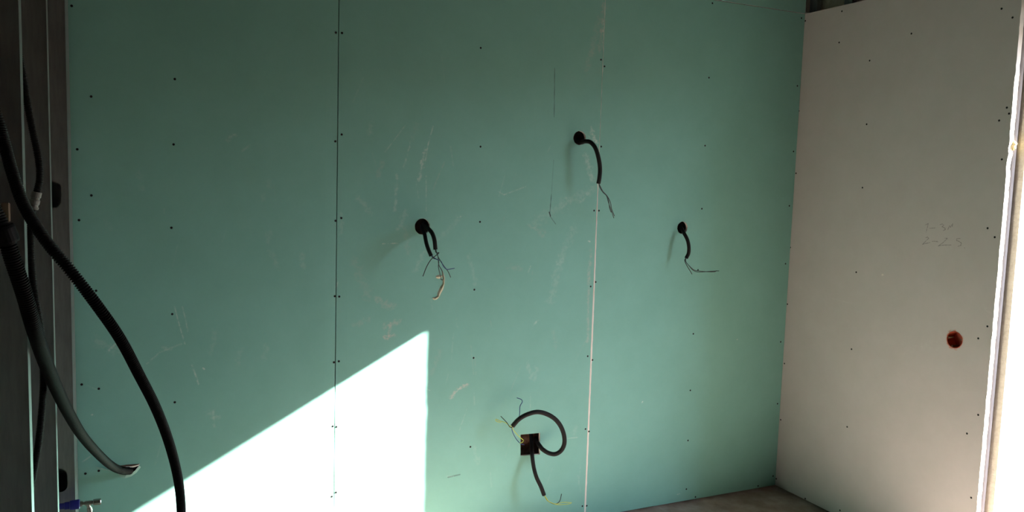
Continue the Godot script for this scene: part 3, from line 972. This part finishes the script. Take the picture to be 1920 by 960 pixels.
func box_conduits() -> void:
	var w1 := [[[Vector3(0.3632, 1.3235, 0.148), Vector3(0.3681, 1.3062, 0.148), Vector3(0.3758, 1.3071, 0.158), Vector3(0.3602, 1.2943, 0.158), Vector3(0.3425, 1.2796, 0.158), Vector3(0.3287, 1.2508, 0.148), Vector3(0.3172, 1.2111, 0.138)], 0],
	[[Vector3(0.3545, 1.2953, 0.123), Vector3(0.3621, 1.2827, 0.128), Vector3(0.3815, 1.2747, 0.138), Vector3(0.3822, 1.2487, 0.138), Vector3(0.3935, 1.2146, 0.128), Vector3(0.4021, 1.1978, 0.118)], 3],
	[[Vector3(0.3632, 1.3235, 0.148), Vector3(0.3752, 1.2932, 0.148), Vector3(0.3825, 1.2557, 0.143), Vector3(0.3986, 1.231, 0.138), Vector3(0.4076, 1.2033, 0.128), Vector3(0.4074, 1.1918, 0.123), Vector3(0.3999, 1.1957, 0.118)], 0],
	[[Vector3(0.3654, 1.3234, 0.148), Vector3(0.3692, 1.2985, 0.158), Vector3(0.3787, 1.2812, 0.158), Vector3(0.3952, 1.2572, 0.158), Vector3(0.4203, 1.2295, 0.148), Vector3(0.4362, 1.2039, 0.138)], 3],
	[[Vector3(0.3545, 1.2953, 0.123), Vector3(0.3687, 1.2803, 0.148), Vector3(0.3834, 1.2746, 0.158), Vector3(0.3976, 1.2506, 0.158), Vector3(0.4117, 1.2395, 0.158), Vector3(0.43, 1.2413, 0.158), Vector3(0.4477, 1.242, 0.148)], 1]]
	var group := "cable tails hanging out of the green wall"
	cable("cable_conduit", "shorter of two black conduits sharing one round hole, with splayed wires", group, [Vector3(0.3889, 1.4084, -0.07), Vector3(0.3777, 1.4019, -0.03), Vector3(0.3606, 1.399, 0.06), Vector3(0.3582, 1.3837, 0.12), Vector3(0.3601, 1.3576, 0.145), Vector3(0.3637, 1.3193, 0.15)], 0.0086, [w1[0], w1[2], w1[3]])
	cable("cable_conduit", "longer of two black conduits sharing one round hole, with splayed wires", group, [Vector3(0.3795, 1.3993, -0.07), Vector3(0.3685, 1.3884, -0.03), Vector3(0.3541, 1.3756, 0.04), Vector3(0.3445, 1.3445, 0.09), Vector3(0.3454, 1.3184, 0.115), Vector3(0.355, 1.2911, 0.125)], 0.0082, [w1[1], w1[4]])
	cable("cable_conduit", "black conduit arching from the highest round hole beside the white joint", group, [Vector3(1.1215, 1.8, -0.07), Vector3(1.1076, 1.7885, -0.03), Vector3(1.1043, 1.7851, 0), Vector3(1.1059, 1.789, 0.035), Vector3(1.1117, 1.7835, 0.07), Vector3(1.1242, 1.7601, 0.09), Vector3(1.1366, 1.7182, 0.1), Vector3(1.1471, 1.6715, 0.1), Vector3(1.1464, 1.629, 0.1), Vector3(1.1451, 1.6029, 0.095)], 0.0098, [[[Vector3(1.1449, 1.6076, 0.095), Vector3(1.1543, 1.5795, 0.1), Vector3(1.1688, 1.5656, 0.1), Vector3(1.1892, 1.5493, 0.1), Vector3(1.2073, 1.5234, 0.1), Vector3(1.2237, 1.4896, 0.09), Vector3(1.2458, 1.4579, 0.08)], 0],
	[[Vector3(1.1449, 1.6076, 0.095), Vector3(1.1513, 1.5842, 0.1), Vector3(1.169, 1.5632, 0.1), Vector3(1.1864, 1.5493, 0.1), Vector3(1.1991, 1.5185, 0.1), Vector3(1.2243, 1.4776, 0.09), Vector3(1.2434, 1.4482, 0.08)], 3],
	[[Vector3(1.1449, 1.6076, 0.095), Vector3(1.1689, 1.5702, 0.095), Vector3(1.1925, 1.5515, 0.09), Vector3(1.2049, 1.5278, 0.09), Vector3(1.2184, 1.4939, 0.08), Vector3(1.2342, 1.4742, 0.07)], 0]])
	cable("cable_conduit", "short single black conduit in the round hole between joint and corner", group, [Vector3(1.7267, 1.4087, -0.07), Vector3(1.6978, 1.3988, -0.02), Vector3(1.6697, 1.377, 0.04), Vector3(1.6694, 1.3459, 0.07), Vector3(1.6722, 1.3134, 0.08), Vector3(1.672, 1.2826, 0.08), Vector3(1.6599, 1.2597, 0.08)], 0.0088, [[[Vector3(1.6605, 1.2648, 0.08), Vector3(1.6521, 1.2495, 0.08), Vector3(1.6646, 1.2262, 0.08), Vector3(1.6947, 1.1961, 0.07), Vector3(1.7146, 1.1789, 0.06)], 0],
	[[Vector3(1.6605, 1.2648, 0.08), Vector3(1.6514, 1.2501, 0.085), Vector3(1.6702, 1.2247, 0.09), Vector3(1.6979, 1.201, 0.09), Vector3(1.7302, 1.1925, 0.09), Vector3(1.796, 1.1926, 0.08), Vector3(1.8531, 1.1928, 0.07), Vector3(1.8696, 1.1925, 0.07)], 3],
	[[Vector3(1.6605, 1.2648, 0.08), Vector3(1.6549, 1.2449, 0.085), Vector3(1.6745, 1.222, 0.09), Vector3(1.7009, 1.2035, 0.09), Vector3(1.7339, 1.1971, 0.085), Vector3(1.797, 1.1907, 0.075), Vector3(1.8435, 1.1891, 0.07), Vector3(1.8563, 1.1941, 0.07)], 0]])
	cable("cable_conduit", "black conduit looped upwards out of the square hole", group, [Vector3(0.9591, 0.4054, -0.07), Vector3(0.945, 0.4023, -0.02), Vector3(0.9304, 0.4048, 0.03), Vector3(0.9369, 0.393, 0.05), Vector3(0.9597, 0.3794, 0.07), Vector3(0.986, 0.3786, 0.085), Vector3(1.0099, 0.3989, 0.095), Vector3(1.0165, 0.4385, 0.105), Vector3(1.0019, 0.4923, 0.11), Vector3(0.9636, 0.5453, 0.12), Vector3(0.9189, 0.577, 0.12), Vector3(0.8652, 0.5943, 0.12), Vector3(0.8182, 0.5841, 0.11), Vector3(0.7848, 0.5631, 0.1), Vector3(0.7608, 0.5326, 0.09)], 0.0102, [[[Vector3(0.7633, 0.5348, 0.09), Vector3(0.7532, 0.5263, 0.09), Vector3(0.7365, 0.549, 0.08), Vector3(0.7212, 0.5695, 0.05)], 0],
	[[Vector3(0.7633, 0.5348, 0.09), Vector3(0.7612, 0.5143, 0.085), Vector3(0.7852, 0.4733, 0.07), Vector3(0.8247, 0.4325, 0.04), Vector3(0.8765, 0.4001, -0.02)], 1],
	[[Vector3(0.7633, 0.5348, 0.09), Vector3(0.7611, 0.523, 0.09), Vector3(0.7926, 0.487, 0.07), Vector3(0.8243, 0.4578, 0.05), Vector3(0.8404, 0.4406, 0.04), Vector3(0.8198, 0.4363, 0.05)], 2],
	[[Vector3(0.7633, 0.5348, 0.09), Vector3(0.7504, 0.5337, 0.09), Vector3(0.7335, 0.5464, 0.07), Vector3(0.7167, 0.5495, 0.05), Vector3(0.7029, 0.5553, 0.04), Vector3(0.7058, 0.5453, 0.04), Vector3(0.7293, 0.5381, 0.04)], 2],
	[[Vector3(0.7836, 0.5596, 0.1), Vector3(0.7954, 0.5757, 0.085), Vector3(0.8089, 0.6085, 0.06), Vector3(0.8284, 0.628, 0.04), Vector3(0.8064, 0.6395, 0.03)], 1]])
	cable("cable_conduit", "black conduit hanging straight down from the square hole", group, [Vector3(0.9296, 0.4496, -0.07), Vector3(0.9312, 0.4218, -0.06), Vector3(0.9102, 0.3893, -0.01), Vector3(0.8939, 0.3617, 0.03), Vector3(0.8938, 0.3137, 0.05), Vector3(0.8986, 0.2753, 0.07), Vector3(0.9167, 0.2342, 0.08), Vector3(0.9346, 0.1918, 0.08)], 0.0094, [[[Vector3(0.9317, 0.1972, 0.08), Vector3(0.9404, 0.1835, 0.08), Vector3(0.9563, 0.1611, 0.08), Vector3(0.997, 0.1361, 0.07), Vector3(1.0272, 0.1404, 0.06), Vector3(1.0426, 0.17, 0.05)], 0],
	[[Vector3(0.9317, 0.1972, 0.08), Vector3(0.9405, 0.1829, 0.085), Vector3(0.9605, 0.158, 0.08), Vector3(0.997, 0.14, 0.08), Vector3(1.0386, 0.1375, 0.07), Vector3(1.0926, 0.1244, 0.06)], 2],
	[[Vector3(0.9317, 0.1972, 0.08), Vector3(0.9432, 0.1787, 0.075), Vector3(0.9632, 0.1537, 0.07), Vector3(1.0082, 0.1319, 0.07), Vector3(1.0588, 0.1212, 0.06), Vector3(1.0957, 0.1162, 0.05)], 2]])


# ================= small things =================

func small_things() -> void:
	# socket box in the right-hand lining
	var ax := Vector3(1, 0, 0)
	var b := thing("socket_box", "round orange plastic socket box sunk in the grey board", "socket box", Vector3(XR, 0.994, 0.967))
	part("cup", lathe([[-0.0012, 0.0365], [-0.0012, 0.0335], [0.042, 0.0325], [0.0425, 0.0], [0.0435, 0.0], [0.043, 0.0335], [0.0002, 0.0347], [0.0002, 0.0365], [-0.0012, 0.0365]], Vector3.ZERO, ax, 32), M.orange, b)
	for a in [0.2, 2.95, -1.9]:
		var p := Vector3(0.001, sin(a) * 0.0305, cos(a) * 0.0305)
		part("screw_lug", lathe([[-0.001, 0.0], [-0.001, 0.0032], [0.0, 0.0042], [0.03, 0.0042]], p, ax, 12), M.cream, b)
	# water outlet at the foot of the stud wall
	var at := Vector3(-0.9057, 0.4896, 0.25)
	var v := thing("water_valve", "chrome valve on a blue sleeved water pipe at the metal studs", "valve", at)
	part("blue_sleeve", lathe([[-0.062, 0.0], [-0.062, 0.0095], [-0.046, 0.0098], [-0.045, 0.012], [-0.03, 0.0125], [-0.029, 0.0152], [-0.006, 0.0162], [-0.002, 0.0158], [0.0, 0.013], [0.0, 0.0]], Vector3.ZERO, ax, 24), M.blue, v)
	part("body", lathe([[0.0, 0.0], [0.0, 0.0095], [0.008, 0.0095], [0.009, 0.0062], [0.014, 0.0062], [0.015, 0.0078], [0.036, 0.0078], [0.037, 0.006], [0.041, 0.006]], Vector3.ZERO, ax, 24), M.chrome, v)
	part("knob", lathe([[0.039, 0.0], [0.039, 0.0095], [0.041, 0.0108], [0.061, 0.0108], [0.063, 0.0095], [0.063, 0.0]], Vector3.ZERO, ax, 8), M.chrome, v)
	part("outlet", lathe([[0.0, 0.0065], [0.012, 0.0065], [0.013, 0.0085], [0.024, 0.0085], [0.025, 0.006], [0.04, 0.006], [0.04, 0.0]], Vector3(0.024, -0.004, 0), Vector3(0.25, -1, 0.1).normalized(), 16), M.chrome, v)
	part("supply_pipe", round_wire([Vector3(-0.06, 0, 0), Vector3(-0.082, -0.006, 0), Vector3(-0.088, -0.03, 0), Vector3(-0.088, -0.2, 0), Vector3(-0.088, -at.y, 0)], 0.008), M.blue, v)
	var k := thing("pipe_clip", "small cream plastic pipe clip on a metal stud", "clip", Vector3(-0.9501, 1.5209, 1.415))
	var st := begin()
	box_into(st, Vector3(-0.008, -0.02, -0.004), Vector3(0.006, 0.016, 0.006), 0.002)
	box_into(st, Vector3(-0.014, -0.026, 0.004), Vector3(-0.004, -0.012, 0.02), 0.002)
	part("body", st.commit(), M.cream, k)
